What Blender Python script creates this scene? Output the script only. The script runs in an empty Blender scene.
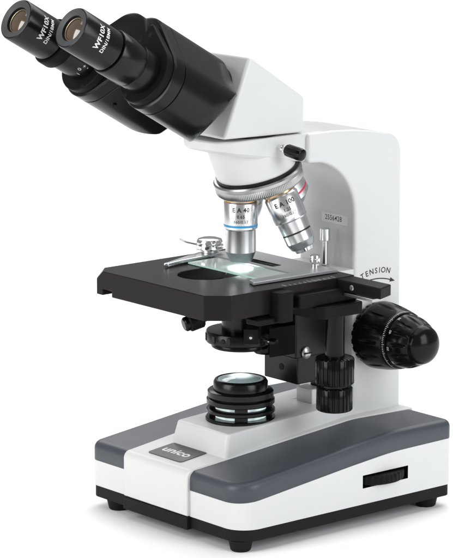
import bpy, bmesh, math, random
from mathutils import Matrix, Vector, noise
R = math.radians
S = 0.001                       # every length below is in millimetres
random.seed(4)
sc = bpy.context.scene
col = sc.collection

# ------------------------------------------------------------ camera
cam_d = bpy.data.cameras.new('camera')
cam_d.sensor_width = 36.0
cam_d.sensor_fit = 'AUTO'
cam_d.lens = 36.0 * 3000 / 558
cam_d.clip_start = 0.05
cam_d.clip_end = 60
cam = bpy.data.objects.new('camera', cam_d)
col.objects.link(cam)
e_, t_ = R(11.5), R(50)
fw = Vector((math.cos(t_) * math.cos(e_), math.sin(t_) * math.cos(e_), -math.sin(e_)))
rt = Vector((math.sin(t_), -math.cos(t_), 0))
up = rt.cross(fw)
cm = Matrix((rt, up, -fw)).transposed().to_4x4()
cm.translation = Vector((-1337.58, -1578.53, 591.37)) * S
cam.matrix_world = cm
sc.camera = cam

# ------------------------------------------------------------ world, lamps, exposure
w = bpy.data.worlds.new('World')
sc.world = w
w.use_nodes = True
bg = w.node_tree.nodes['Background']
bg.inputs[0].default_value = (0.97, 0.985, 1.0, 1)
bg.inputs[1].default_value = 0.3
sc.view_settings.view_transform = 'Standard'
sc.view_settings.look = 'None'
sc.view_settings.exposure = 0.05
sc.view_settings.gamma = 1.0
HV = Vector((math.cos(t_), math.sin(t_), 0))     # horizontal viewing direction


def softbox(name, right, toward, z, aim, sx, sy, power, colr=(1, 1, 1)):
    """A rectangular studio lamp; right / toward are metres in the camera's own left-right and depth directions."""
    d = bpy.data.lights.new(name, 'AREA')
    d.shape = 'RECTANGLE'
    d.size, d.size_y = sx, sy
    d.energy = power
    d.color = colr
    o = bpy.data.objects.new(name, d)
    col.objects.link(o)
    p = rt * right - HV * toward + Vector((0, 0, z))
    o.location = p
    o.rotation_euler = (Vector(aim) - p).to_track_quat('-Z', 'Y').to_euler()
    return o


softbox('key_softbox', -1.25, 0.75, 0.75, (0, 0, 0.17), 0.9, 1.1, 17, (1, 0.985, 0.965))
softbox('fill_softbox', 1.15, 1.0, 0.75, (0, 0, 0.15), 0.8, 1.1, 14, (0.97, 0.985, 1))
softbox('overhead_softbox', 0.0, 0.0, 2.1, (0.0, 0.0, 0.0), 2.0, 1.6, 15)
softbox('ground_lamp', 0.0, -3.2, 2.7, (2.05, 2.45, 0.0), 6.0, 2.8, 150)

# ------------------------------------------------------------ materials
MATS = {}


def mat(name, rgb, rough=0.5, metal=0.0, spec=0.5, bump=0.0, bscale=900, vary=0.0, coat=0.0, trans=0.0, ior=1.5,
        emit=None, estr=0.0, rvary=0.0, aniso=0.0):
    m = bpy.data.materials.new(name)
    m.use_nodes = True
    nt = m.node_tree
    b = nt.nodes['Principled BSDF']
    b.inputs['Base Color'].default_value = (*rgb, 1)
    b.inputs['Roughness'].default_value = rough
    b.inputs['Metallic'].default_value = metal
    b.inputs['Specular IOR Level'].default_value = spec
    b.inputs['IOR'].default_value = ior
    b.inputs['Coat Weight'].default_value = coat
    b.inputs['Coat Roughness'].default_value = 0.15
    b.inputs['Transmission Weight'].default_value = trans
    b.inputs['Anisotropic'].default_value = aniso
    if emit:
        b.inputs['Emission Color'].default_value = (*emit, 1)
        b.inputs['Emission Strength'].default_value = estr
    if bump or vary or rvary:
        tc = nt.nodes.new('ShaderNodeTexCoord')
        n = nt.nodes.new('ShaderNodeTexNoise')
        n.inputs['Scale'].default_value = bscale
        n.inputs['Detail'].default_value = 3
        nt.links.new(tc.outputs['Object'], n.inputs['Vector'])
        if bump:
            bp = nt.nodes.new('ShaderNodeBump')
            bp.inputs['Strength'].default_value = bump
            bp.inputs['Distance'].default_value = 0.0002
            nt.links.new(n.outputs['Fac'], bp.inputs['Height'])
            nt.links.new(bp.outputs['Normal'], b.inputs['Normal'])
        n2 = nt.nodes.new('ShaderNodeTexNoise')
        n2.inputs['Scale'].default_value = 28
        n2.inputs['Detail'].default_value = 5
        nt.links.new(tc.outputs['Object'], n2.inputs['Vector'])
        if vary:
            mx = nt.nodes.new('ShaderNodeMixRGB')
            mx.inputs[1].default_value = (*[c * (1 - vary) for c in rgb], 1)
            mx.inputs[2].default_value = (*[min(1, c * (1 + vary)) for c in rgb], 1)
            nt.links.new(n2.outputs['Fac'], mx.inputs[0])
            nt.links.new(mx.outputs[0], b.inputs['Base Color'])
        if rvary:
            mr = nt.nodes.new('ShaderNodeMapRange')
            mr.inputs['To Min'].default_value = rough - rvary
            mr.inputs['To Max'].default_value = rough + rvary
            nt.links.new(n2.outputs['Fac'], mr.inputs['Value'])
            nt.links.new(mr.outputs[0], b.inputs['Roughness'])
    MATS[name] = m
    return m


WHITE = mat('white_enamel', (0.655, 0.665, 0.66), 0.36, bump=0.14, bscale=1500, vary=0.022, rvary=0.09)
GREY = mat('slate_grey_plastic', (0.046, 0.053, 0.066), 0.40, bump=0.25, bscale=2600, vary=0.05, rvary=0.05)
BLACK = mat('black_satin_paint', (0.0045, 0.0045, 0.005), 0.23, spec=0.55, bump=0.12, bscale=2200, rvary=0.06, ior=1.33)
GLOSS = mat('black_gloss_plastic', (0.004, 0.004, 0.0045), 0.20, spec=0.48, rvary=0.04, ior=1.28)
CRINKLE = mat('black_matt_plastic', (0.0075, 0.0075, 0.008), 0.42, spec=0.2, bump=0.3, bscale=2500, ior=1.28)
STAGE = mat('stage_black_finish', (0.012, 0.0108, 0.0098), 0.24, spec=0.3, bump=0.2, bscale=2600, rvary=0.05, ior=1.28)
RUBBER = mat('rubber', (0.012, 0.012, 0.0125), 0.6, spec=0.25, bump=0.2, ior=1.28)
PLATE = mat('base_plate_black', (0.012, 0.012, 0.012), 0.5, spec=0.25, bump=0.25, bscale=2500, ior=1.28)
STEEL = mat('satin_steel', (0.76, 0.77, 0.785), 0.26, metal=1.0)
DSTEEL = mat('dull_steel', (0.52, 0.53, 0.535), 0.36, metal=1.0)
TSTEEL = mat('turret_steel', (0.43, 0.435, 0.43), 0.3, metal=1.0)
CHROME = mat('chrome', (0.8, 0.81, 0.82), 0.1, metal=1.0)
HOLDER = mat('grey_anodised_plate', (0.36, 0.37, 0.375), 0.36, metal=0.6, bump=0.08, bscale=2000, rvary=0.05)
BRASS = mat('brass', (0.62, 0.36, 0.13), 0.25, metal=1.0)
DARKTIP = mat('grey_metal_cone', (0.34, 0.37, 0.38), 0.34, metal=0.9)
BLUE = mat('blue_enamel', (0.03, 0.30, 0.62), 0.35)
RED = mat('red_enamel', (0.62, 0.02, 0.08), 0.35)
INKB = mat('black_print', (0.012, 0.012, 0.012), 0.5)
INKW = mat('white_print', (0.75, 0.75, 0.73), 0.5)
LABEL = mat('serial_sticker', (0.80, 0.81, 0.80), 0.4)
NAMEP = mat('name_plate_grey', (0.062, 0.06, 0.055), 0.35, metal=0.3, vary=0.1)
DIAL = mat('dial_grey', (0.05, 0.052, 0.056), 0.4, spec=0.4)
HOLE = mat('dark_inside', (0.006, 0.006, 0.006), 0.6, spec=0.2)
LENS = mat('coated_eye_lens', (0.075, 0.045, 0.024), 0.04, spec=0.9, coat=0.8)
LIP = mat('lens_cell_metal', (0.42, 0.36, 0.26), 0.3, metal=0.8)
GLASS = mat('slide_glass', (0.90, 0.98, 0.955), 0.12, trans=0.6, ior=1.5)
EDGEG = mat('slide_glass_edge', (0.55, 0.80, 0.72), 0.25, spec=0.5)
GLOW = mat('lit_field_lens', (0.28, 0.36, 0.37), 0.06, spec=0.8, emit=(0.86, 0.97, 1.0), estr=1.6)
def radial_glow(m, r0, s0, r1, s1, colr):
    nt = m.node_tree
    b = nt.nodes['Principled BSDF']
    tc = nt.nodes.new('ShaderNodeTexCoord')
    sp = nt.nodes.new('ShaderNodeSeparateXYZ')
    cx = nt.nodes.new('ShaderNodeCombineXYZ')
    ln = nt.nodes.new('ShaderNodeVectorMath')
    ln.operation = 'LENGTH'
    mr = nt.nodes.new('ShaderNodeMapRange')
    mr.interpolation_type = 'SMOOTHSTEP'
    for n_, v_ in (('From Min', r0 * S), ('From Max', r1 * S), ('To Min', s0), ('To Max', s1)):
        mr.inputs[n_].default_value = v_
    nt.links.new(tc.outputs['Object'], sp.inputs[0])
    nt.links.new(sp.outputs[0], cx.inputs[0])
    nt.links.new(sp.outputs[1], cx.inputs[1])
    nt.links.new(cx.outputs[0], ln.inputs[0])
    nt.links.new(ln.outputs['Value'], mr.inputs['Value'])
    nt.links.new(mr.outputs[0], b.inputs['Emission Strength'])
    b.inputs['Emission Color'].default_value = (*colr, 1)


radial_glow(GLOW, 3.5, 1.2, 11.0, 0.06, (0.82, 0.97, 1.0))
GLOWRIM = mat('frosted_lens_rim', (0.30, 0.40, 0.41), 0.25, spec=0.6, emit=(0.7, 0.95, 0.97), estr=0.08)
GLOWIN = mat('lit_lamp_tube', (0.5, 0.6, 0.58), 0.3, emit=(0.78, 0.97, 0.95), estr=0.5)
def tube_glow_noise(m):
    """uneven glow of the lamp tube, its emission strength driven by noise"""
    nt = m.node_tree
    b_ = nt.nodes['Principled BSDF']
    tc = nt.nodes.new('ShaderNodeTexCoord')
    wv = nt.nodes.new('ShaderNodeTexNoise')
    wv.inputs['Scale'].default_value = 90
    mr = nt.nodes.new('ShaderNodeMapRange')
    mr.inputs['From Min'].default_value = 0.35
    mr.inputs['From Max'].default_value = 0.65
    mr.inputs['To Min'].default_value = 0.12
    mr.inputs['To Max'].default_value = 0.75
    nt.links.new(tc.outputs['Object'], wv.inputs['Vector'])
    nt.links.new(wv.outputs['Fac'], mr.inputs['Value'])
    nt.links.new(mr.outputs[0], b_.inputs['Emission Strength'])


tube_glow_noise(GLOWIN)
SPOT = mat('lit_condenser_lens', (0.9, 0.95, 0.95), 0.2, emit=(0.93, 1.0, 1.0), estr=5.0)  # emission stands in for illuminator light passing up through the lens
FLOOR = mat('white_paper_sweep', (0.96, 0.96, 0.96), 0.75, spec=0.15)


# ------------------------------------------------------------ mesh helpers
def frame(o, axis, xref=(1, 0, 0)):
    z = Vector(axis).normalized()
    x = Vector(xref)
    x = (x - z * x.dot(z))
    if x.length < 1e-6:
        x = Vector((0, 1, 0)) - z * z.y
    x.normalize()
    y = z.cross(x)
    m = Matrix((x, y, z)).transposed().to_4x4()
    m.translation = Vector(o)
    return m


ID = Matrix.Identity(4)


class MB:
    def __init__(s):
        s.bm = bmesh.new()
        s.mats = []

    def mi(s, m):
        if m not in s.mats:
            s.mats.append(m)
        return s.mats.index(m)

    def face(s, vs, k):
        try:
            f = s.bm.faces.new(vs)
            f.material_index = k
            return f
        except ValueError:
            return None

    def lathe(s, prof, m, M=ID, seg=64, fn=None, a0=0.0, a1=2 * math.pi, close=True):
        """prof: list of (r, t) along the local Z axis; fn(r, t, angle) may change r. A material per profile span if m is a list."""
        ks = [s.mi(q) for q in m] if isinstance(m, (list, tuple)) else [s.mi(m)] * len(prof)
        full = abs(a1 - a0 - 2 * math.pi) < 1e-6
        n = seg if full else seg + 1
        rings = []
        for r, t in prof:
            if r < 1e-5:
                v = s.bm.verts.new(M @ Vector((0, 0, t)))
                rings.append([v] * n)
                continue
            ring = []
            for i in range(n):
                a = a0 + (a1 - a0) * i / seg
                rr = fn(r, t, a) if fn else r
                ring.append(s.bm.verts.new(M @ Vector((rr * math.cos(a), rr * math.sin(a), t))))
            rings.append(ring)
        for j in range(len(rings) - 1):
            A, B = rings[j], rings[j + 1]
            for i in range(n if full else n - 1):
                i2 = (i + 1) % n
                q = [A[i], A[i2], B[i2], B[i]]
                u = []
                for v in q:
                    if v not in u:
                        u.append(v)
                if len(u) >= 3:
                    s.face(u, ks[j])
        if close and full:
            for ring, k, rev in ((rings[0], ks[0], True), (rings[-1], ks[-1], False)):
                if ring[0] is not ring[1]:
                    s.face(list(reversed(ring)) if rev else ring, k)
        return s

    def cyl(s, r, t0, t1, m, M=ID, seg=48, ch=0.4):
        ch = min(ch, r * 0.4, abs(t1 - t0) * 0.4)
        return s.lathe([(0, t0), (r - ch, t0), (r, t0 + ch), (r, t1 - ch), (r - ch, t1), (0, t1)], m, M, seg)

    def prism(s, pts, t0, t1, m, M=ID):
        """pts: convex or simple outline in local XY, extruded along local Z; t0 / t1 numbers or functions of (x, y)."""
        k = s.mi(m)
        f0 = t0 if callable(t0) else (lambda x, y: t0)
        f1 = t1 if callable(t1) else (lambda x, y: t1)
        A = [s.bm.verts.new(M @ Vector((x, y, f0(x, y)))) for x, y in pts]
        B = [s.bm.verts.new(M @ Vector((x, y, f1(x, y)))) for x, y in pts]
        n = len(pts)
        for i in range(n):
            s.face([A[i], A[(i + 1) % n], B[(i + 1) % n], B[i]], k)
        s.face(list(reversed(A)), k)
        s.face(B, k)
        return s

    def loft(s, loops, m, M=ID, caps=True, closed=True):
        k = s.mi(m)
        L = [[s.bm.verts.new(M @ Vector(p)) for p in lp] for lp in loops]
        n = len(L[0])
        for A, B in zip(L, L[1:]):
            for i in range(n if closed else n - 1):
                s.face([A[i], A[(i + 1) % n], B[(i + 1) % n], B[i]], k)
        if caps:
            s.face(list(reversed(L[0])), k)
            s.face(L[-1], k)
        return s

    def box(s, x0, x1, y0, y1, z0, z1, m, M=ID):
        return s.prism([(x0, y0), (x1, y0), (x1, y1), (x0, y1)], z0, z1, m, M)

    def slab(s, pts, zlo, zhi, m, xs=(), ys=()):
        """Outline in plan, cut at the given x and y lines, with bottom and top heights as functions of (x, y)."""
        k = s.mi(m)
        t = bmesh.new()
        t.faces.new([t.verts.new((x, y, 0)) for x, y in pts])
        for x in xs:
            bmesh.ops.bisect_plane(t, geom=t.verts[:] + t.edges[:] + t.faces[:], plane_co=(x, 0, 0), plane_no=(1, 0, 0))
        for y in ys:
            bmesh.ops.bisect_plane(t, geom=t.verts[:] + t.edges[:] + t.faces[:], plane_co=(0, y, 0), plane_no=(0, 1, 0))
        t.normal_update()
        flip = t.faces[:][0].normal.z < 0
        A = {v: s.bm.verts.new((v.co.x, v.co.y, zlo(v.co.x, v.co.y))) for v in t.verts}
        B = {v: s.bm.verts.new((v.co.x, v.co.y, zhi(v.co.x, v.co.y))) for v in t.verts}
        for f in t.faces:
            vs = list(f.verts)
            if flip:
                vs.reverse()
            s.face([B[v] for v in vs], k)
            s.face([A[v] for v in reversed(vs)], k)
        for e in t.edges:
            if len(e.link_faces) == 1:
                a, b = e.verts
                s.face([A[a], A[b], B[b], B[a]], k)
        t.free()
        return s

    def tube(s, path, r, m, seg=12):
        path = [Vector(p) for p in path]
        loops = []
        for i, p in enumerate(path):
            d = (path[min(i + 1, len(path) - 1)] - path[max(i - 1, 0)]).normalized()
            F = frame(p, d, (0.3, 0.9, 0.2))
            loops.append([F @ Vector((r * math.cos(2 * math.pi * j / seg), r * math.sin(2 * math.pi * j / seg), 0)) for j in range(seg)])
        return s.loft(loops, m)

    def text(s, string, size, m, fmap, thick=0.0, spacing=1.0, bold=0.0):
        """Flat lettering, mapped by fmap(u, v) -> point; u, v in millimetres about the text's centre."""
        c = bpy.data.curves.new('lettering', 'FONT')
        c.body = string
        c.size = size
        c.align_x = 'CENTER'
        c.align_y = 'CENTER'
        c.space_character = spacing
        c.offset = bold
        c.resolution_u = 3
        o = bpy.data.objects.new('lettering', c)
        col.objects.link(o)
        me = bpy.data.meshes.new_from_object(o.evaluated_get(bpy.context.evaluated_depsgraph_get()))
        bpy.data.objects.remove(o)
        bpy.data.curves.remove(c)
        k = s.mi(m)
        vs = [s.bm.verts.new(fmap(v.co.x, v.co.y)) for v in me.vertices]
        for p in me.polygons:
            s.face([vs[i] for i in p.vertices], k)
        bpy.data.meshes.remove(me)
        return s

    def build(s, name, parent=None, bevel=0.0, seg=2, angle=40, smooth=True, fix=True, sub=0):
        if fix:
            bmesh.ops.recalc_face_normals(s.bm, faces=s.bm.faces[:])
        for v in s.bm.verts:
            v.co *= S
        me = bpy.data.meshes.new(name)
        s.bm.to_mesh(me)
        s.bm.free()
        for m in s.mats:
            me.materials.append(m)
        if smooth:
            me.shade_smooth()
            me.set_sharp_from_angle(angle=R(angle))
        o = bpy.data.objects.new(name, me)
        col.objects.link(o)
        if parent:
            o.parent = parent
        if bevel:
            b = o.modifiers.new('bevel', 'BEVEL')
            b.width = bevel * S
            b.segments = seg
            b.limit_method = 'ANGLE'
            b.angle_limit = R(38)
            b.use_clamp_overlap = True
        return o


def rrect(x0, x1, y0, y1, r, n=6):
    """Rounded rectangle outline; r one radius or four (x0y0, x1y0, x1y1, x0y1)."""
    rs = r if isinstance(r, (list, tuple)) else [r] * 4
    out = []
    for (cx, cy, sx, sy, a), q in zip(((x0, y0, 1, 1, 180), (x1, y0, -1, 1, 270), (x1, y1, -1, -1, 0), (x0, y1, 1, -1, 90)), rs):
        if q <= 0:
            out.append((cx, cy))
            continue
        for i in range(n + 1):
            t = R(a + 90 * i / n)
            out.append((cx + sx * q + q * math.cos(t), cy + sy * q + q * math.sin(t)))
    return out


def hull(circles, n=72):
    pts = []
    for cx, cy, r in circles:
        for i in range(n):
            a = 2 * math.pi * i / n
            pts.append((cx + r * math.cos(a), cy + r * math.sin(a)))
    pts = sorted(set((round(x, 4), round(y, 4)) for x, y in pts))

    def half(ps):
        h = []
        for p in ps:
            while len(h) > 1 and (h[-1][0] - h[-2][0]) * (p[1] - h[-2][1]) - (h[-1][1] - h[-2][1]) * (p[0] - h[-2][0]) <= 0:
                h.pop()
            h.append(p)
        return h
    a, b = half(pts), half(pts[::-1])
    return a[:-1] + b[:-1]


def lerp(tab, x):
    if x <= tab[0][0]:
        return tab[0][1]
    for (a, p), (b, q) in zip(tab, tab[1:]):
        if x <= b:
            return p + (q - p) * (x - a) / (b - a)
    return tab[-1][1]


def smooth_tab(tab, x, h=9.0):
    return sum(lerp(tab, x + h * k / 4) for k in range(-4, 5)) / 9


def cutaway(obj, cutter):
    """Boolean difference, applied, and the cutter removed again."""
    md = obj.modifiers.new('cut', 'BOOLEAN')
    md.operation = 'DIFFERENCE'
    md.solver = 'EXACT'
    md.material_mode = 'TRANSFER'
    md.object = cutter
    bevels = [m for m in obj.modifiers if m.type == 'BEVEL']
    data = [(m.width, m.segments) for m in bevels]
    for m in bevels:
        obj.modifiers.remove(m)
    me = bpy.data.meshes.new_from_object(obj.evaluated_get(bpy.context.evaluated_depsgraph_get()))
    old = obj.data
    obj.modifiers.clear()
    obj.data = me
    me.name = old.name
    me.shade_smooth()
    me.set_sharp_from_angle(angle=R(40))
    bpy.data.objects.remove(cutter)
    for wd, sg in data:
        b = obj.modifiers.new('bevel', 'BEVEL')
        b.width, b.segments, b.limit_method, b.angle_limit = wd, sg, 'ANGLE', R(38)


# ------------------------------------------------------------ the white paper it stands on
b = MB()
b.loft([[HV * d + rt * s_ for s_ in (-7000, -2000, 0, 2000, 7000)] for d in (-5000, -1500, 0, 1500, 4000, 9000)], FLOOR, caps=False, closed=False)
o = b.build('floor', fix=False)
o['kind'] = 'structure'

# ------------------------------------------------------------ the microscope
scope = bpy.data.objects.new('microscope', None)
scope.empty_display_size = 0.05
col.objects.link(scope)
scope['label'] = 'white and black binocular laboratory microscope with slate grey base pads standing on white ground'
scope['category'] = 'microscope'

# ---- base
YN, YF, XF, XR = -83.0, 84.5, -70.0, 129.5
ZLINE = [(-70, 34.6), (-36, 38.4), (32, 46.0), (70, 49.6), (130, 50.4)]
ZTOP = [(-70, 48.2), (73, 64.2), (130, 63.8)]
XS = [-66 + 6 * i for i in range(33)]
zline = lambda x, y: smooth_tab(ZLINE, x)
ztop = lambda x, y: smooth_tab(ZTOP, x, 5)
b = MB()
b.slab(rrect(XF, XR, YN, YF, [17, 6, 6, 8], 9), lambda x, y: 16.3, zline, WHITE, XS)
base = b.build('base', scope, bevel=0.35)
k = MB()
k.box(42, 85.5, -95, -73, 27.8, 37.2, HOLE)
cutaway(base, k.build('cutter'))
base.data.materials.append(HOLE) if HOLE.name not in base.data.materials else None

# raised white middle of the base, with its proud front
yin_n = [(-73, -28.6), (130, -41.3)]
yin_f = [(-73, 42.5), (130, 50.3)]
b = MB()
tz = lambda x: smooth_tab(ZTOP, x, 5) + 0.8
cz0 = tz(-67.4) - 5.2
prof = [(129.1, 16.6), (-72.6, 16.6)] + [(-67.4 - 5.2 * math.cos(R(a)), cz0 + 5.2 * math.sin(R(a))) for a in range(0, 91, 9)] + \
       [(x, tz(x)) for x in range(-64, 129, 6)] + [(129.1, tz(129.1))]
b.loft([[(x, lerp([(-73, -28.6), (130, -41.3)], x), z) for x, z in prof], [(x, lerp([(-73, 42.5), (130, 50.3)], x), z) for x, z in prof]], WHITE)
b.build('base_spine', base, bevel=0.9, seg=3)
b = MB()
b.prism(rrect(-73.0, -60, -28.9, 42.8, 0.5), 7.0, 16.2, PLATE)
b.prism(rrect(XF + 0.4, XR - 0.6, YN + 0.7, YF - 0.7, [16.5, 5.5, 5.5, 7.5], 9), 7.8, 16.25, PLATE)
b.build('base_plate', base, bevel=0.8)
def build_pad(pts, n_out, rad=5.0):
    area = sum(p[0] * q[1] - q[0] * p[1] for p, q in zip(pts, pts[1:] + pts[:1]))
    ccw = 1 if area > 0 else -1
    dense, flag, ends = [], [], []
    n = len(pts)
    for i in range(n):
        p, q = pts[i], pts[(i + 1) % n]
        isout = i < n_out
        if i in (n_out, n - 1):
            ends.append(len(dense))
        dense.append(p)
        flag.append(1.0 if isout else 0.0)
        L = math.hypot(q[0] - p[0], q[1] - p[1])
        m_ = int(L // 5)
        for k_ in range(1, m_ + 1):
            f = k_ / (m_ + 1)
            dense.append((p[0] + (q[0] - p[0]) * f, p[1] + (q[1] - p[1]) * f))
            flag.append(1.0 if (i < n_out or i == n - 1) else 0.0)
    n = len(dense)
    nor = []
    for i in range(n):
        a, c = dense[i - 1], dense[(i + 1) % n]
        dx, dy = c[0] - a[0], c[1] - a[1]
        L = math.hypot(dx, dy) or 1
        nor.append((-dy / L * ccw, dx / L * ccw))

    def off(d):
        out = []
        for i, (p, q, f) in enumerate(zip(dense, nor, flag)):
            if i in ends:
                sx = 1 if p[0] < 0 else -1
                out.append((p[0] + sx * d, p[1]))
            else:
                out.append((p[0] + q[0] * d * f, p[1] + q[1] * d * f))
        return out
    b = MB()
    loops = [[(x, y, zline(x, y) - 3) for x, y in off(1.2)], [(x, y, zline(x, y) + 0.05) for x, y in off(0.35)], [(x, y, zline(x, y) + 0.5) for x, y in off(-0.1)]]
    for q in range(0, 7):
        a = R(15 * q)
        o_ = off(rad * (1 - math.cos(a)) - 0.1 + 0.1 * q / 6)
        loops.append([(x, y, ztop(x, y) - rad * (1 - math.sin(a)) * (0.0 if f == 0 else 1.0)) for (x, y), f in zip(o_, [1.0 if i in ends else f for i, f in enumerate(flag)])])
    loops.append([(x, y, ztop(x, y)) for x, y in off(rad + 0.5)])
    b.loft(loops, GREY, caps=False)
    top = [(p[0], p[1]) for p in off(rad + 0.5)]
    k = b.mi(GREY)
    t = bmesh.new()
    t.faces.new([t.verts.new((x, y, 0)) for x, y in top])
    for x in XS:
        bmesh.ops.bisect_plane(t, geom=t.verts[:] + t.edges[:] + t.faces[:], plane_co=(x, 0, 0), plane_no=(1, 0, 0))
    vm = {v: b.bm.verts.new((v.co.x, v.co.y, ztop(v.co.x, v.co.y))) for v in t.verts}
    t.normal_update()
    for f in t.faces:
        vs = list(f.verts)
        if f.normal.z < 0:
            vs.reverse()
        b.face([vm[v] for v in vs], k)
    t.free()
    b.build('side_pad', base, angle=50)


for sgn in (-1, 1):
    if sgn < 0:
        outer = rrect(XF, XR, YN, -10, [17, 6, 0, 0], 9)
        outer = [p for p in outer if p[1] < -10.5]
        inner = [(XR - 0.0, -41.55)] + [(x, lerp(yin_n, x) - 0.25) for x in range(120, -70, -20)] + [(XF, -28.7)]
        pts = outer + inner
    else:
        outer = [p for p in rrect(XF, XR, 10, YF, [0, 0, 6, 8], 9) if p[1] > 10.5]
        inner = [(XF, 42.7)] + [(x, lerp(yin_f, x) + 0.25) for x in range(-60, 121, 20)] + [(XR, 50.55)]
        pts = outer + inner
    n_out = len(outer)
    build_pad(pts, n_out)
for x, y in ((-60, -71), (-60, 64.5), (115, -71), (115, 64.5)):
    b = MB()
    b.lathe([(0, 0), (6.2, 0), (7.0, 0.8), (8.6, 7.9), (0, 7.9)], RUBBER, Matrix.Translation((x, y, 0)), 40)
    b.build('rubber_foot', base)

# lamp housing on the base, running back to the arm
b = MB()
zt = lambda x: lerp([(-45, 68.8), (28, 69.0), (84, 75)], x)


def hloop(x0, x1, y0, y1, z, r):
    return [(x, y, z if not callable(z) else z(x)) for x, y in rrect(x0, x1, y0, y1, r, 5)]


b.loft([hloop(-39.5, 92, -30.5, 30.5, 44, 3), hloop(-39.5, 92, -30.5, 30.5, lambda x: ztop(x, 0) + 1.2, 3),
        hloop(-35.6, 92, -28.4, 28.2, zt, 3)], WHITE)
b.build('lamp_housing', base, bevel=1.3, seg=4)
b = MB()
for i in range(7):
    y = -24 + 5.2 * i
    b.prism(rrect(33, 66, y, y + 1.8, 0.7, 3), lambda x, y: zt(x) - 0.5, lambda x, y: zt(x) + 1.5, WHITE)
b.build('cooling_ribs', base, bevel=0.3)

# name plate
tang = math.atan2(ztop(-36, 0) - ztop(-64, 0), 28)
PM = Matrix.Translation((-51.2, 8.2, ztop(-51, 0) + 0.85)) @ Matrix.Rotation(-tang, 4, 'Y')
b = MB()
b.prism(rrect(-12.2, 12.2, -18.6, 18.6, 2.4, 5), 0, 0.5, NAMEP, PM)
b.text('unico', 11.0, INKW, lambda u, v: PM @ Vector((v - 0.2, -u * 1.18, 0.56)), bold=0.3, spacing=1.0)
b.build('name_plate', base, smooth=False)

# brightness wheel in its slot
b = MB()
b.lathe([(0, -3.4), (26.5, -3.4), (27.5, -2.6), (27.5, 2.6), (26.5, 3.4), (0, 3.4)], CRINKLE,
        Matrix.Translation((64.5, -61.6, 32.2)), 160,
        fn=lambda r, t, a: r - (0.45 if (int(a / (2 * math.pi) * 80) % 2 and r > 27) else 0))
b.build('brightness_wheel', scope)

# ---- illuminator
IM = Matrix.Diagonal((1.06, 1.06, 1, 1))
b = MB()
b.lathe([(16, 68.5), (22.9, 68.5), (23.6, 69.2), (23.6, 71.2), (22.9, 71.9), (14, 71.9)], BLACK, IM, seg=96)
illum = b.build('illuminator', scope)
for z0, z1, r in ((75.0, 78.2, 23.1), (81.2, 85.4, 22.9), (86.0, 91.0, 22.2)):
    b = MB()
    b.lathe([(14, z0), (r - .8, z0), (r, z0 + .7), (r, z1 - .7), (r - .8, z1), (14, z1), (14, z0)], BLACK, IM, seg=96, close=False)
    b.build('cooling_ring', illum)
b = MB()
b.lathe([(17.4, 71), (17.6, 76), (17.4, 82)], GLOWIN, IM, seg=96, close=False)
b.lathe([(20.8, 85), (20.8, 86.4)], BLACK, IM, seg=96, close=False)
b.build('lamp_tube', illum)
b = MB()
for a in range(0, 360, 90):                      # webs between the rings
    M = Matrix.Rotation(R(a - 129), 4, 'Z')
    b.box(16.0, 22.2, -4.6, 4.6, 70.8, 82, BLACK, M)
b.build('ring_web', illum, bevel=0.3)
b = MB()
b.lathe([(17.2, 90.5), (18.4, 91.4), (18.3, 96.8), (17.2, 98.6), (16.0, 99.0), (15.4, 98.2), (15.4, 92)], BLACK, IM, seg=96, close=False)
b.build('lens_collar', illum)
b = MB()
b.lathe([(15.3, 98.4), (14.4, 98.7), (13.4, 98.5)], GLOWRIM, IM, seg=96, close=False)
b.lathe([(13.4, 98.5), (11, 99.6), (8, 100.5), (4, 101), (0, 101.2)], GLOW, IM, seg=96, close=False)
b.build('field_lens', illum)

# ---- arm (C shaped casting)
prof_out = [(36.5, 252.5), (36.5, 273.2), (60, 273.4), (80, 272.3), (100, 269.4)]
prof_out += [(112 + 14 * math.sin(R(a)), 251.5 + 15.2 * math.cos(R(a))) for a in range(8, 91, 9)]
prof_out += [(126.6, 150), (127.6, 45), (81, 45), (81, 186)]
thr = []
for a in range(0, 91, 7):
    thr.append((81 - 40 + 40 * math.cos(R(a)), 211 + 41.5 * math.sin(R(a))))
prof_arm = prof_out + thr[:-1]
MY = Matrix(((1, 0, 0, 0), (0, 0, 1, 0), (0, 1, 0, 0), (0, 0, 0, 1)))     # local (x, z, y) -> world
b = MB()
b.prism(prof_arm, -30, 30, WHITE, MY)
arm = b.build('arm', scope, bevel=2.6, seg=4)
# front part of the arm: the flat nose plate with its turret cone
b = MB()


def nose(x0, x1, hy, z, r):
    return [(x, y, z if not callable(z) else z(x)) for x, y in rrect(x0, x1, -hy, hy, [r, 1, 1, r], 12)]


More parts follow.
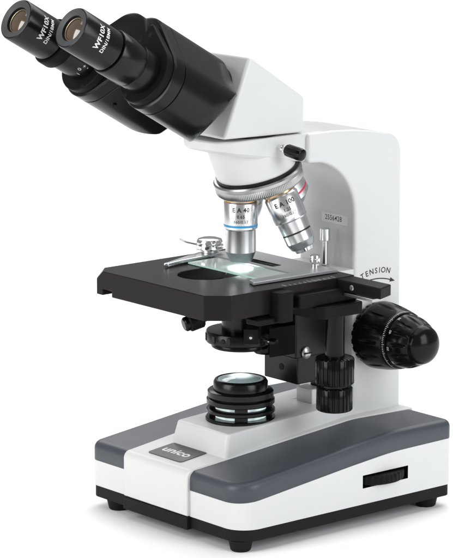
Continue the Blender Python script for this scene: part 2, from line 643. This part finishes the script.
b.loft([nose(-37.5, 52, 24.6, lambda x: lerp([(-40, 266.0), (-12, 260.5), (5, 254.5), (22, 250), (52, 251)], x), 20),
        nose(-40.5, 52, 26.4, lambda x: lerp([(-41, 268.0), (-12, 263.0), (8, 257), (24, 252.5), (52, 253)], x), 21),
        nose(-41, 52, 26.6, 272.6, 21),
        nose(-40, 52, 25.8, 273.6, 20)], WHITE)
b.build('nose_plate', arm, bevel=0.6, seg=3, angle=30)
al = R(17)
AX = Vector((math.sin(al), 0, -math.cos(al)))
AP = Vector((0, 0, 294.0))
TM = frame(AP, AX, (0, 1, 0))
b = MB()
loops = []
N = 64
for f in range(9):
    t = f / 8
    zt_ = 266 * (1 - t)
    lp = []
    for i in range(N):
        a = 2 * math.pi * i / N
        top = Vector((4 + 30.5 * math.cos(a), 25.2 * math.sin(a), 267))
        bt = TM @ Vector((29.0 * math.sin(a), 29.0 * math.cos(a) * -1, 49.6))
        # match direction: TM x = world y, TM y = forward tilt
        bt = AP + AX * 49.6 + Vector((0, 1, 0)) * (28.6 * math.sin(a)) + Vector((math.cos(al), 0, math.sin(al))) * (28.6 * math.cos(a))
        s_ = t ** 0.9
        lp.append(top.lerp(bt, s_))
    loops.append(lp)
lp = [AP + AX * 51.0 + (p - (AP + AX * 49.6)) * 0.95 for p in loops[-1]]
loops.append(lp)
b.loft(loops, WHITE)
b.build('turret_cone', arm, angle=50)
# text TENSION with its double arrow, on the near flank
b = MB()
for i, ch in enumerate('TENSION'):
    a = R(1.16 * (-15.5, -10.2, -4.6, 0.8, 4.8, 9.2, 15.2)[i] - 3.0)
    cx, cz = 103.4 + 41 * math.sin(a), 126.8 + 41 * math.cos(a)
    b.text(ch, 5.7, INKB, lambda u, v: Vector((cx + u * math.cos(a) + v * math.sin(a), -30.08, cz - u * math.sin(a) + v * math.cos(a))), bold=0.09)
arc = [(101 + 47 * math.sin(R(q)), 115 + 47 * math.cos(R(q))) for q in range(-18, 19, 3)]
kk = b.mi(INKB)
for p, q in zip(arc, arc[1:]):
    d = Vector((q[0] - p[0], 0, q[1] - p[1])).normalized()
    n = Vector((-d.z, 0, d.x)) * 0.4
    P, Q = Vector((p[0], -30.08, p[1])), Vector((q[0], -30.08, q[1]))
    b.face([b.bm.verts.new(v) for v in (P - n, Q - n, Q + n, P + n)], kk)
for (p, q) in ((arc[-2], arc[-1]), (arc[1], arc[0])):
    d = Vector((q[0] - p[0], 0, q[1] - p[1])).normalized()
    n = Vector((-d.z, 0, d.x)) * 1.7
    Q = Vector((q[0], -30.08, q[1]))
    b.face([b.bm.verts.new(v) for v in (Q - n, Q + d * 5.2, Q + n)], kk)
b.build('tension_marking', arm, smooth=False, fix=False)
# serial sticker on the inner face of the arm
b = MB()
SM = frame((80.95, -8.5, 205.3), (-1, 0, 0), (0, -1, 0))
b.prism(rrect(-13.8, 13.8, -3.6, 3.6, 0.8, 3), 0, 0.12, LABEL, SM)
b.text('2556428', 5.2, INKB, lambda u, v: SM @ Vector((u * 0.92 - 1.2, v + .1, 0.17)), bold=0.03, spacing=1.08)
b.build('serial_sticker', arm, smooth=False)
# ledge and stop post inside the throat
b = MB()
b.box(62, 81.5, -29, 29, 164, 171.5, WHITE)
b.build('throat_ledge', arm, bevel=0.8)
b = MB()
PMt = Matrix.Translation((70, -10.5, 0))
b.cyl(1.9, 171, 192, STEEL, PMt, 24)
b.cyl(3.6, 191, 200, STEEL, PMt, 32)
b.cyl(3.3, 171, 174, DSTEEL, PMt, 6)
b.build('stop_post', arm)
# head locking screw
LM = frame((12, -25.5, 266.4), (0.12, -0.97, -0.15), (1, 0, 0))
b = MB()
b.cyl(1.7, -4, 9, CHROME, LM, 24)
b.cyl(2.6, 3.2, 5.2, CHROME, LM, 24)
lock = b.build('locking_screw', scope)
b = MB()
b.lathe([(0, 8.5), (3.6, 8.5), (4.4, 9.5), (4.6, 21.6), (4.1, 23), (3.0, 23.6), (0, 23.7)], GLOSS, LM, 72,
        fn=lambda r, t, a: r * (1 - 0.06 * (0.5 + 0.5 * math.cos(12 * a))) if 9 < t < 22.5 else r)
b.build('screw_knob', lock)

# ---- turret and objectives
b = MB()
b.lathe([(0, 48.6), (29.4, 48.6), (29.4, 50.6)], GLOSS, TM, 96, close=False)
b.lathe([(29.0, 50.7), (30.8, 50.9), (31.8, 52.0), (31.8, 54.2)], TSTEEL, TM, 96, close=False)
turret = b.build('objective_turret', scope)
b = MB()
NK = 150


def knurl(r, t, a):
    if 54.5 < t < 59.5:
        return r - 0.35 * (0.5 + 0.5 * math.cos(NK * a))
    return r


b.lathe([(31.8, 54.2), (31.4, 54.6), (31.5, 55), (31.5, 59), (31.4, 59.4), (30.4, 60.6), (27.5, 61.4), (0, 62.2)], TSTEEL, TM, NK * 4, fn=knurl, close=False)
b.build('knurled_ring', turret)


def objective(phi, kind):
    d = AX * math.cos(al) + math.sin(al) * (math.cos(R(phi)) * Vector((-math.cos(al), 0, -math.sin(al))) + math.sin(R(phi)) * Vector((0, 1, 0)))
    d.normalize()
    # text faces the viewer: local X axis points to the viewer's right
    M = frame(AP, d, rt)
    a_face = math.atan2((M.to_3x3().inverted() @ (-fw)).y, (M.to_3x3().inverted() @ (-fw)).x)
    b = MB()
    if kind == '40':
        b.lathe([(0, 60), (10.6, 60), (10.6, 67.6), (11.6, 68.0), (12.0, 68.6), (12.0, 83.6)], STEEL, M, 80, close=False)
        b.lathe([(12.0, 85.2), (12.0, 86.6), (11.0, 87.4), (10.85, 87.8), (10.85, 103.4)], STEEL, M, 80, close=False)
        o = b.build('objective', scope)
        b = MB(); b.lathe([(10.85, 103.4), (10.4, 104.4), (8.4, 109.2), (8.0, 110.3), (0, 110.4)], DARKTIP, M, 80, close=False); b.build('front_cone', o)
        b = MB(); b.lathe([(12.0, 83.6), (12.06, 83.7), (12.06, 85.1), (12.0, 85.2)], BLUE, M, 80, close=False); b.build('colour_ring', o)
        rows = [('E A 40', 4.4, 72.6, 0.16), ('0.65', 3.1, 77.3, 0.08), ('160/0.17', 2.9, 81.0, 0.05)]
        rr = 12.0
    elif kind == '100':
        b.lathe([(0, 60), (10.8, 60), (10.8, 67.2), (11.6, 68.8), (12.1, 69.4), (12.1, 84.6), (11.9, 85.2), (11.9, 87.2), (10.9, 88.2),
                 (10.5, 96.2)], STEEL, M, 80, close=False)
        b.lathe([(10.5, 97.4), (10.4, 103.6)], STEEL, M, 80, close=False)
        o = b.build('objective', scope)
        b = MB(); b.lathe([(10.4, 103.6), (10.2, 104.2), (8.6, 108.4), (7.6, 109.2), (7.0, 109.3), (6.4, 111.6), (3, 112.4), (0, 112.5)],
                          [DARKTIP] * 3 + [CHROME] * 6, M, 80, close=False); b.build('front_cone', o)
        b = MB(); b.lathe([(10.5, 96.2), (10.25, 96.3), (10.25, 97.3), (10.5, 97.4)], INKB, M, 80, close=False); b.build('colour_ring', o)
        rows = [('E A 100', 4.6, 74.0, 0.16), ('1.25', 3.1, 78.7, 0.08), ('160/0.17', 2.9, 82.4, 0.05)]
        rr = 12.1
    else:
        L = 22 if kind == '4' else 30
        b.lathe([(0, 60), (10.8, 60), (10.8, 67.2), (14.2, 68.8), (14.2, 76.6)], STEEL, M, 80, close=False)
        b.lathe([(14.2, 78.2), (14.2, 82), (12.6, 66 + L * 0.8), (8.4, 67 + L), (0, 67.4 + L)], STEEL, M, 80, close=False)
        o = b.build('objective', scope)
        b = MB(); b.lathe([(14.2, 76.6), (14.26, 76.7), (14.26, 78.1), (14.2, 78.2)], RED if kind == '4' else LIP, M, 80, close=False); b.build('colour_ring', o)
        rows = [('E A 4', 3.4, 72.0, 0.12), ('0.10', 2.2, 75.2, 0.04)]
        rr = 14.2
    b = MB(); b.lathe([(11.2, 65.4), (11.9, 65.6), (11.9, 67.1), (11.2, 67.3)], BRASS, M, 80, close=False); b.build('brass_thread', o)
    b = MB()
    for st, sz, t, bo in rows:
        b.text(st, sz, INKB, lambda u, v: M @ Vector(((rr + .07) * math.cos(a_face - u * sgn_ / rr), (rr + .07) * math.sin(a_face - u * sgn_ / rr), t - v)), bold=bo, spacing=1.05)
    b.build('engraving', o, smooth=False, fix=False)
    return o


sgn_ = 1
objective(0, '40')
objective(270, '100')
objective(180, '4')
objective(90, '10')

# ---- binocular head
O = Vector((-39, 0, 277.0))
V = Vector((-math.cos(R(30)), 0, math.sin(R(30))))
Wp = Vector((math.sin(R(30)), 0, math.cos(R(30))))
HM = Matrix((Vector((0, 1, 0)), Wp, V)).transposed().to_4x4()        # local: x = world y, y = perpendicular, z = along the eyepieces
HM.translation = O
b = MB()
side = [(-37.5, 276.0), (36.0, 274.2), (36.0, 299.2), (-14.2, 331.6)]
b.prism(side, -26.5, 26.5, WHITE, MY)
head = b.build('head_housing', scope, bevel=2.4, seg=4)
b = MB()
b.lathe([(0, 272.4), (24, 272.4), (24, 276.6), (0, 276.6)], GLOSS, Matrix.Translation((2, 0, 0)), 64)
b.build('head_collar', head)


def trear(y, ww):
    return max(15.5 + 0.04 * (30 - abs(y)), 15.7 - 0.441 * (ww - 9.6) + 0.655 * (abs(y) - 30))


def shrink(pts, d):
    cx = sum(p[0] for p in pts) / len(pts)
    cy = sum(p[1] for p in pts) / len(pts)
    out = []
    for x, y in pts:
        L = math.hypot(x - cx, y - cy)
        out.append((cx + (x - cx) * (L - d) / L, cy + (y - cy) * (L - d) / L))
    return out


def tube_housing(sg, tf):
    pts = hull([(sg * 30, 9.6, 23.4), (sg * 7, 28.6, 22.6)])
    rings = []
    p1 = shrink(pts, 1.6)
    rings.append([(x, y, trear(x, y)) for x, y in p1])
    rings.append([(x, y, trear(x, y) + 1.8) for x, y in pts])
    for f in (0.25, 0.5, 0.75):
        rings.append([(x, y, trear(x, y) * (1 - f) + (tf - 10.6) * f) for x, y in pts])
    rings.append([(x, y, tf - 10.6) for x, y in pts])
    p2 = shrink(pts, 0.7)
    rings.append([(x, y, tf - 10.3) for x, y in p2])
    rings.append([(x, y, tf - 9.7) for x, y in p2])
    rings.append([(x, y, tf - 9.4) for x, y in pts])
    rings.append([(x, y, tf - 1.0) for x, y in pts])
    rings.append([(x, y, tf) for x, y in p1])
    b = MB()
    b.loft(rings, BLACK, HM)
    hs = b.build('eyepiece_housing', scope, angle=35)
    # front plate with screws
    b = MB()
    pp = hull([(sg * 30, 9.6, 21.6), (sg * 17.5, 41.5, 2.6)] if sg < 0 else [(30, 9.6, 21.6), (26, 14, 20)])
    b.prism(pp, tf - 0.2, tf + 5.6, CRINKLE, HM)
    fp = b.build('front_plate', hs, bevel=0.7)
    for (x, y) in ((sg * 20.0, 36.5), (sg * 21, -8.2))[0 if sg < 0 else 1:]:
        b = MB()
        b.cyl(2.0, tf + 5.0, tf + 5.75, HOLE, HM @ Matrix.Translation((x, y, 0)), 24, ch=0.1)
        b.build('plate_screw', hs)
    b = MB()
    b.cyl(1.5, -0.8, 0.25, HOLE, HM @ frame((sg * 15, -9.6, tf - 22), (sg * -0.62, -0.78, 0)), 20, ch=0.05)
    b.build('grub_screw', hs)
    return hs


near_h = tube_housing(-1, 81.5)
far_h = tube_housing(1, 86.0)
# slots on the flat top of the near housing
b = MB()
nrm = Vector((-0.637, 0.771))
for tt, ln in ((62.0, 3.4), (56.5, 4.0)):
    M = HM @ frame((-30 + 23.4 * -0.40, 9.6 + 23.4 * 0.92, tt), (-0.40, 0.92, 0), (0, 0, 1))
    b.prism(rrect(-0.6, 0.6, -ln / 2, ln / 2, 0.5, 3), -0.8, 0.12, HOLE, M)
b.build('scale_slots', near_h)
# hinge cylinder between the tubes and its scale dial
b = MB()
HC = HM @ Matrix.Translation((0, 29, 0))
b.lathe([(0, 4), (20.5, 4), (21.2, 4.8), (21.2, 20), (23.2, 21), (23.2, 71.4), (22.6, 72.0), (0, 72.0)], BLACK, HC, 96)
hinge = b.build('hinge_barrel', scope)
b = MB()
b.lathe([(0, 71.6), (23.3, 71.6), (23.9, 72.2), (23.9, 74.8), (23.3, 75.4), (0, 75.4)], DIAL, HC, 96)
for i in range(15):
    a = R(66 + 7 * i)
    ln = 2.6 if i % 5 else 4.2
    for_r = 21.2
    p0, p1 = for_r, for_r - ln
    kk = b.mi(INKW)
    d = Vector((math.cos(a), math.sin(a), 0)); n = Vector((-d.y, d.x, 0)) * 0.16
    b.face([b.bm.verts.new(HC @ (q + Vector((0, 0, 75.48)))) for q in (d * p0 - n, d * p1 - n, d * p1 + n, d * p0 + n)], kk)
b.text('60', 3.2, INKW, lambda u, v: HC @ Vector((-u - 4.5, v + 15.2, 75.48)))
b.text('65', 3.2, INKW, lambda u, v: HC @ Vector((-u - 11.5, v + 11.0, 75.48)))
b.build('scale_dial', hinge, fix=False)


def eyepiece(sg, t_front, far):
    EM = HM @ Matrix.Translation((sg * 30, 9.6, 0))
    tf = 86.0 if far else 81.5
    b = MB()
    if far:
        b.lathe([(14.2, tf - 2), (14.2, 116.6)], BLACK, EM, 96, close=False)
        b.lathe([(14.0, 115), (16.2, 115.4), (16.6, 116.2), (16.6, 122.8), (16.0, 123.8), (13.6, 124.2)], CRINKLE, EM, 150,
                fn=lambda r, t, a: r - (0.25 * (0.5 + 0.5 * math.cos(75 * a)) if 116 < t < 123 else 0), close=False)
    else:
        b.lathe([(15.2, tf + 2), (15.4, 99.4), (15.1, 99.7), (15.1, 100.1), (15.5, 100.4), (15.9, 101), (15.9, 119.8), (15.4, 121), (13.6, 121.4)], BLACK, EM, 96, close=False)
    t = b.build('eyepiece_tube', scope)
    if far:
        fr = 14.2
        af = math.atan2(*reversed([(EM.to_3x3().inverted() @ (-fw)).x, (EM.to_3x3().inverted() @ (-fw)).y])) + 0.35
        b = MB()
        for st, u0, v0 in (('0', -2.2, 100.5), ('+', 1.4, 99.0), ('-', 1.4, 96.5), ('i', -6, 98)):
            b.text(st, 4.2, INKW, lambda u, v: EM @ Vector(((fr + .07) * math.cos(af - (u + u0) / fr), (fr + .07) * math.sin(af - (u + u0) / fr), v0 + v)))
        b.build('diopter_scale', t, smooth=False, fix=False)
    b = MB()
    T = t_front
    tb = 125.0 if far else 122.0
    b.lathe([(13.2, tb - 3), (13.2, tb), (14.5, tb + 0.4), (14.6, tb + 1.0), (14.6, T - 1.4), (14.1, T - 0.3), (13.4, T)], BLACK, EM, 112, close=False)
    b.lathe([(13.4, T), (12.8, T - 0.1), (9.6, T - 1.0), (9.2, T - 1.1)], DIAL, EM, 112, close=False)
    b.lathe([(9.2, T - 1.1), (9.0, T - 1.5), (8.9, T - 3.4)], HOLE, EM, 112, close=False)
    e = b.build('eyepiece', scope)
    b = MB()
    b.lathe([(8.9, T - 3.2), (8.2, T - 2.7), (7.9, T - 2.8)], LIP, EM, 96, close=False)
    b.lathe([(7.9, T - 2.8), (6.8, T - 2.2), (4.8, T - 1.6), (2.6, T - 1.05), (0, T - 0.9)], LENS, EM, 96, close=False)
    b.build('eye_lens', e)
    b = MB()
    r_ = 14.6
    q = EM.to_3x3().inverted() @ (-fw)
    af = math.atan2(q.y, q.x)
    # find which way round the lettering reads: its right-hand side must run up-right in the view
    for st, sz, t0, bo in (('WF10X', 5.4, T - 14.6, 0.16), ('DIN/18MM', 3.9, T - 20.2, 0.06)):
        b.text(st, sz, INKW, lambda u, v: EM @ Vector(((r_ + .07) * math.cos(af + TOFF + u * dirn / r_), (r_ + .07) * math.sin(af + TOFF + u * dirn / r_), t0 + v)), bold=bo, spacing=1.05)
    b.build('engraving', e, smooth=False, fix=False)
    return e


dirn, TOFF = -1, -0.32
eyepiece(-1, 156.4, False)
eyepiece(1, 157.0, True)

# ---- stage
b = MB()
ch = 11
out = [(-80, -56), (-80 + ch + 3, -68), (46, -68), (46, 64), (-78, 64), (-80, 62)]
b.prism(out, 160.6, 178.0, STAGE)
# bevelled far front corner
p0, p1, p2 = Vector((-80, 54.5, 178)), Vector((-71.5, 64, 178)), Vector((-80, 62.2, 171.5))
nr = (p1 - p0).cross(p2 - p0).normalized()
if nr.x > 0:
    nr = -nr
bmesh.ops.bisect_plane(b.bm, geom=b.bm.verts[:] + b.bm.edges[:] + b.bm.faces[:], plane_co=p0, plane_no=nr, clear_outer=True)
bmesh.ops.holes_fill(b.bm, edges=[e for e in b.bm.edges if len(e.link_faces) == 1], sides=0)
stage = b.build('stage', scope)
k = MB()
hp = [(-33 + 19 * math.cos(R(a)), 19 * math.sin(R(a))) for a in range(90, 271, 7)] + \
     [(4 + 19 * math.cos(R(a)), 19 * math.sin(R(a))) for a in range(-90, 91, 7)]
k.prism(hp, 150, 190, STAGE)
cutaway(stage, k.build('cutter'))
k = MB()
k.box(-70, 36, -56, 44, 150, 168, STAGE)
k.box(-90, 36, 45, 55.5, 150, 165, STAGE)
cutaway(stage, k.build('cutter'))
bv = stage.modifiers.new('bevel', 'BEVEL'); bv.width = 0.0009; bv.segments = 2; bv.limit_method = 'ANGLE'; bv.angle_limit = R(38)
b = MB()
b.prism([(-68, -54), (34, -54), (34, 42), (-68, 42)], 161.5, 165, CRINKLE)
un = b.build('hole_backing_plate', stage, bevel=0.5)  # dark plate added below the stage so its hole stays dark
k = MB()
k.cyl(19.6, 150, 190, BLACK, seg=64)
cutaway(un, k.build('cutter'))
# upright clamp block on the near flank
b = MB()
b.prism(rrect(-31, -18, -78, -67, [2.5, 2.5, 0.5, 0.5], 4), 155.6, 176.4, CRINKLE)
b.box(-46, -22, -73, -60, 154.8, 158.6, CRINKLE)
b.build('stage_clamp', stage, bevel=0.9, seg=3)
# bracket that carries the coaxial knobs
b = MB()
b.prism([(4, -74), (9, -79), (44, -79), (46, -70), (46, -50), (4, -50)], 152.6, 161.4, CRINKLE)
b.build('knob_bracket', stage, bevel=0.8)
b = MB()
b.box(-10, 44, -74, -50, 161.3, 171.5, CRINKLE)
b.build('guide_carriage', stage, bevel=1.6)
# cross bar of the mechanical stage, with a bright rail under it
b = MB()
b.prism([(29.5, -112.5), (45, -106.5), (45, -40), (29.5, -40)], 169.6, 177.4, CRINKLE)
bar = b.build('guide_bar', stage, bevel=0.7)
b = MB()
b.box(31, 42, -103, -52, 166.0, 168.3, DSTEEL)
b.build('rail', bar, bevel=0.3)
b = MB()
b.cyl(2.0, 0, 1.2, DSTEEL, frame((29.6, -84, 173.4), (-1, 0, 0)), 20)
b.build('rail_screw', bar)
# slide holder plate with its slot
b = MB()
b.prism([(-33, -52.5), (42, -55.5), (43, 49), (8.6, 49), (8.6, -43), (-29, -43)], 178.3, 180.5, HOLDER)
hold = b.build('slide_holder', stage)
k = MB()
k.prism(rrect(13.5, 22, -19, 12, 1.5, 3), 170, 190, HOLE)
cutaway(hold, k.build('cutter'))
bv = hold.modifiers.new('bevel', 'BEVEL'); bv.width = 0.0004; bv.segments = 2; bv.limit_method = 'ANGLE'; bv.angle_limit = R(38)
b = MB()
TS = Matrix.Translation((36, -38, 0))
b.cyl(2.6, 180, 183.0, CHROME, TS, 24)
b.lathe([(0, 183.5), (3.3, 183.5), (3.8, 184), (3.8, 188.4), (3.2, 189), (0, 189)], CHROME, TS, 60,
        fn=lambda r, t, a: r - (0.25 * (0.5 + 0.5 * math.cos(20 * a)) if 184 <= t < 188.5 else 0))
b.build('thumb_screw', hold)
b = MB()
fing = [(-40.5, 36.2), (-38.5, 33.6), (-24, 36.8), (-4, 38.6), (14, 40.2), (20, 48), (14, 55), (4, 52.5), (-12, 47), (-28, 41)]
b.prism(fing, 178.5, 181.4, STEEL)
b.build('clip_arm', hold, bevel=0.7, seg=3)
b = MB()
KM = Matrix.Translation((10.5, 46.8, 0))
b.cyl(6, 181.2, 184.2, DSTEEL, KM, 40)
b.lathe([(0, 184), (9.4, 184), (10, 184.7), (10, 186.8), (9.2, 187.3), (9.6, 187.8), (9.6, 189.6), (8.6, 191.2), (6, 192), (0, 192.1)], CHROME, KM, 64)
b.build('clip_knob', hold)
b = MB()
b.loft([[(x, y + s0 * 1.6, z + q * 0.7) for s0, q in ((-1, -1), (1, -1), (1, 1), (-1, 1))] for x, y, z in
        ((9, 50, 186.2), (4, 54, 187), (-1, 60, 188.4), (-3, 63, 190))], DSTEEL)
b.build('clip_lever', hold, bevel=0.4)
# scale marks on the near edge of the stage
b = MB()
kk = b.mi(INKW)
for i in range(11):
    x = -16 + 4.5 * i
    ln = 5 if i % 5 == 0 else 2.8
    b.face([b.bm.verts.new(q) for q in ((x, -67, 178.06), (x + .35, -67, 178.06), (x + .35, -67 + ln, 178.06), (x, -67 + ln, 178.06))], kk)
b.build('scale_marks', stage, smooth=False, fix=False)

# ---- coaxial stage knobs
def ribs(n, dp):
    return lambda r, t, a: r - dp * (1 if math.cos(n * a) > 0.45 else 0) if dp else r


KC = Matrix.Translation((30, -66, 0))
b = MB()
b.cyl(6.8, 119, 153, GLOSS, KC, 48)
shaft = b.build('stage_knob_shaft', scope)
for r, z0, z1 in ((13.8, 102.4, 121.6), (12.8, 83.4, 100.4)):
    b = MB()
    b.lathe([(0, z0), (r - 1.6, z0), (r - .6, z0 + .4), (r, z0 + 1.2), (r, z1 - 1.2), (r - .6, z1 - .4), (r - 1.6, z1), (0, z1)], GLOSS, KC, 24 * 8,
            fn=lambda q, t, a: q - (0.75 if (math.cos(24 * a) > 0.55 and q > r - 1) else 0))
    b.build('stage_knob', shaft)
b = MB()
b.cyl(9.6, 100, 103, BLACK, KC, 40)
b.build('knob_washer', shaft)

# ---- condenser and its carrier
b = MB()
b.lathe([(21, 125.8), (24.0, 125.8), (24.7, 126.6), (24.7, 133.4), (24.0, 134.4), (20.5, 134.6), (13.5, 134.8), (13.5, 160)], BLACK, seg=96, close=False)
b.lathe([(0, 124.8), (17, 125.4), (21, 125.8)], GLOSS, seg=96, close=False)
cond = b.build('condenser', scope)
b = MB()
b.cyl(11, 117, 126, GLOSS, Matrix.Translation((16, -10, 0)), 40, ch=2)
b.lathe([(16, 125.6), (20.4, 125.4), (20.8, 124.8), (20.8, 122.6), (20.2, 122.0), (15.5, 121.8), (0, 121.7)], GLOSS, seg=96, close=False)
b.build('filter_lever', cond)
b = MB()
M = frame((2, -22, 130.2), (0.12, -0.99, 0.02))
b.cyl(1.3, 0, 9, CHROME, M, 20)
b.cyl(2.2, 7, 13, GLOSS, M, 28, ch=0.6)
b.build('iris_lever', cond)
for q in (-160, -95, 20):
    b = MB()
    M = frame((24.4 * math.cos(R(q)), 24.4 * math.sin(R(q)), 130), (math.cos(R(q)), math.sin(R(q)), 0))
    b.cyl(1.7, -1, 0.9, GLOSS, M, 20, ch=0.3)
    b.build('clamp_screw', cond)
b = MB()
b.lathe([(13.0, 160), (13.0, 172), (9.5, 175.4), (9.2, 176.4)], BLACK, seg=64, close=False)
b.lathe([(9.2, 176.4), (5, 176.9), (0, 177.0)], SPOT, seg=64, close=False)
b.build('condenser_lens', cond)
ld = bpy.data.lights.new('condenser_light', 'AREA')          # lamp added to stand for the beam leaving the condenser
ld.shape = 'DISK'
ld.size = 0.017
ld.energy = 0.14
ld.color = (0.93, 1.0, 1.0)
lo = bpy.data.objects.new('condenser_light', ld)
col.objects.link(lo)
lo.location = (0, 0, 177.3 * S)
lo.rotation_euler = (math.pi, 0, 0)
b = MB()
for a in range(0, 360, 30):
    M = Matrix.Rotation(R(a), 4, 'Z')
    b.box(24.0, 25.3, -1.4, 1.4, 127.4, 132.8, BLACK, M)
b.build('grip_ribs', cond, bevel=0.3)
# centring screws
b = MB()
M = frame((-15.5, -29.8, 136.6), Vector((-0.75, -0.66, 0)))
b.box(-4.9, 4.9, -5.2, 5.2, -14, 3, CRINKLE, M)
b.cyl(2.6, 2.5, 3.15, HOLE, M, 24, ch=0.1)
b.cyl(1.2, 2.5, 3.3, DSTEEL, frame((-15.5, -29.8, 135.9), Vector((-0.75, -0.66, 0))), 24, ch=0.3)
b.build('centring_block', cond, bevel=0.8)
b = MB()
M = frame((-31, 2, 147), (-1, 0.35, -0.3))
b.cyl(3.2, -30, 4, BLACK, M, 24)
b.cyl(6.4, 2, 13, CRINKLE, M, 40, ch=1)
b.cyl(5.2, 12, 16.5, GLOSS, M, 32, ch=1.2)
b.build('centring_screw', cond)
# carrier block
b = MB()
b.box(34, 66, -22, 14, 92.5, 126, BLACK)
b.prism([(28, -27), (70, -27), (70, 22), (28, 22)], 113, 160.2, BLACK)
car = b.build('focus_block', scope, bevel=0.9)
b = MB()
b.loft([[(x, y, z) for x, y in ((-6, -23), (34, -27), (34, 22), (-6, 23))] for z in (117, 138)], CRINKLE)
b.build('condenser_fork', car, bevel=3.0, seg=4)
k = MB()
k.cyl(24.9, 100, 165, BLACK, seg=64)
cutaway(bpy.data.objects['condenser_fork'], k.build('cutter'))
b = MB()
M = frame((37.5, -27, 116.5), (0, -1, 0))
b.lathe([(0, -0.5), (4.0, -0.5), (4.3, 0), (4.3, 1.2), (3.2, 2.2), (0, 2.6)], DSTEEL, M, 40)
b.box(-3.6, 3.6, -0.5, 0.5, 2.2, 2.7, HOLE, M)
b.build('block_screw', car)
b = MB()
b.cyl(2.4, 0, 0.3, HOLE, frame((34, -5, 103), (-1, 0, 0)), 24, ch=0.05)
b.build('block_hole', car)
b = MB()
b.box(66, 82, -17, 0, 66, 166, BLACK)
b.build('focus_rack', car, bevel=0.6)
b = MB()
b.box(56, 66.5, -13.5, 4, 66, 84, WHITE)
b.build('arm_foot', arm, bevel=0.8)

# ---- focus knobs (axis along -Y)
FM = frame((99.6, -30, 122.5), (0, -1, 0), (1, 0, 0))


def flutes(n, t0, t1, dp, ph=0.0, wd=0.5):
    def f(r, t, a):
        u = (t - t0) / (t1 - t0)
        if 0 < u < 1:
            s_ = math.sin(math.pi * u)
            c = math.cos(n * a + ph)
            g = max(0.0, (c - wd) / (1 - wd))
            return r - dp * s_ * (g ** 0.6)
        return r
    return f


b = MB()
b.lathe([(0, 0), (19.5, 0), (22.0, 0.6), (22.5, 1.4), (22.5, 5.4), (21.9, 6.2), (18, 6.4)], GLOSS, FM, 240,
        fn=lambda r, t, a: r - (0.8 if (math.cos(22 * a) > 0.2 and r > 21.95) else 0), close=False)
b.build('tension_collar', scope)
b = MB()
pr = [(18, 6.2), (23.2, 6.3), (24.2, 6.9), (24.5, 8.0)] + [(24.5 - 3.2 * ((i / 14.0) ** 1.7), 8 + 22.5 * i / 14) for i in range(1, 15)] + \
     [(21.0, 31.2), (20.9, 31.4), (20.7, 32.8), (20.2, 33.4), (17, 33.6)]
b.lathe(pr, GLOSS, FM, 288, fn=flutes(14, 11, 27, 1.1, wd=0.72), close=False)
coarse = b.build('coarse_focus_knob', scope)
b = MB()
kk = b.mi(INKW)
for i in range(100):
    a = 2 * math.pi * i / 100
    ln = 2.1 if i % 5 == 0 else 1.3
    P = lambda r, t, q: FM @ Vector((r * math.cos(q), r * math.sin(q), t))
    dlt = 0.009
    b.face([b.bm.verts.new(q) for q in (P(20.93, 31.35, a - dlt), P(20.93, 31.35, a + dlt), P(20.93 - .15 * ln, 31.35 + ln, a + dlt), P(20.93 - .15 * ln, 31.35 + ln, a - dlt))], kk)
b.build('graduation', coarse, smooth=False, fix=False)
b = MB()
pr = [(17.5, 33.2), (19.3, 33.4), (19.5, 33.8)]
pr += [(19.45, 35), (19.3, 37.5), (18.95, 40), (18.4, 42.5), (17.6, 45), (16.6, 47.2), (15.5, 49.2), (14.6, 50.6)]
pr += [(14.2 * math.cos(R(a)), 51.2 + 9.6 * math.sin(R(a))) for a in range(0, 90, 6)] + [(0, 60.8)]
b.lathe(pr, GLOSS, FM, 288, fn=flutes(14, 38.0, 50.4, 1.15, 0.6, 0.5), close=False)
fsgn = 1
fine = b.build('fine_focus_knob', scope)
b = MB()
for i in range(10):
    a = R(36 * i + 8)
    r0, t0 = 19.47, 36.1
    st = str(i * 10 if i else 0)
    b.text(st, 2.9, INKW, lambda u, v: FM @ Vector(((r0 + .10 - .09 * v) * math.cos(a - u / r0 * fsgn), (r0 + .10 - .09 * v) * math.sin(a - u / r0 * fsgn), t0 + v * .95)), bold=0.03)
b.build('graduation', fine, smooth=False, fix=False) if False else b.build('graduation_numbers', fine, smooth=False, fix=False)

# ------------------------------------------------------------ the specimen slide lying on the stage
b = MB()
b.box(-19, 7.8, -41.5, 35.2, 178.5, 179.7, GLASS)
sl = b.build('specimen_slide', None)
for p in sl.data.polygons:
    if abs(p.normal.z) < 0.5:
        pass
sl.data.materials.append(EDGEG)
for p in sl.data.polygons:
    if abs(p.normal.z) < 0.5:
        p.material_index = 1
sl['label'] = 'thin clear glass slide with greenish edges lying under the lens on the black stage'
sl['category'] = 'glass slide'
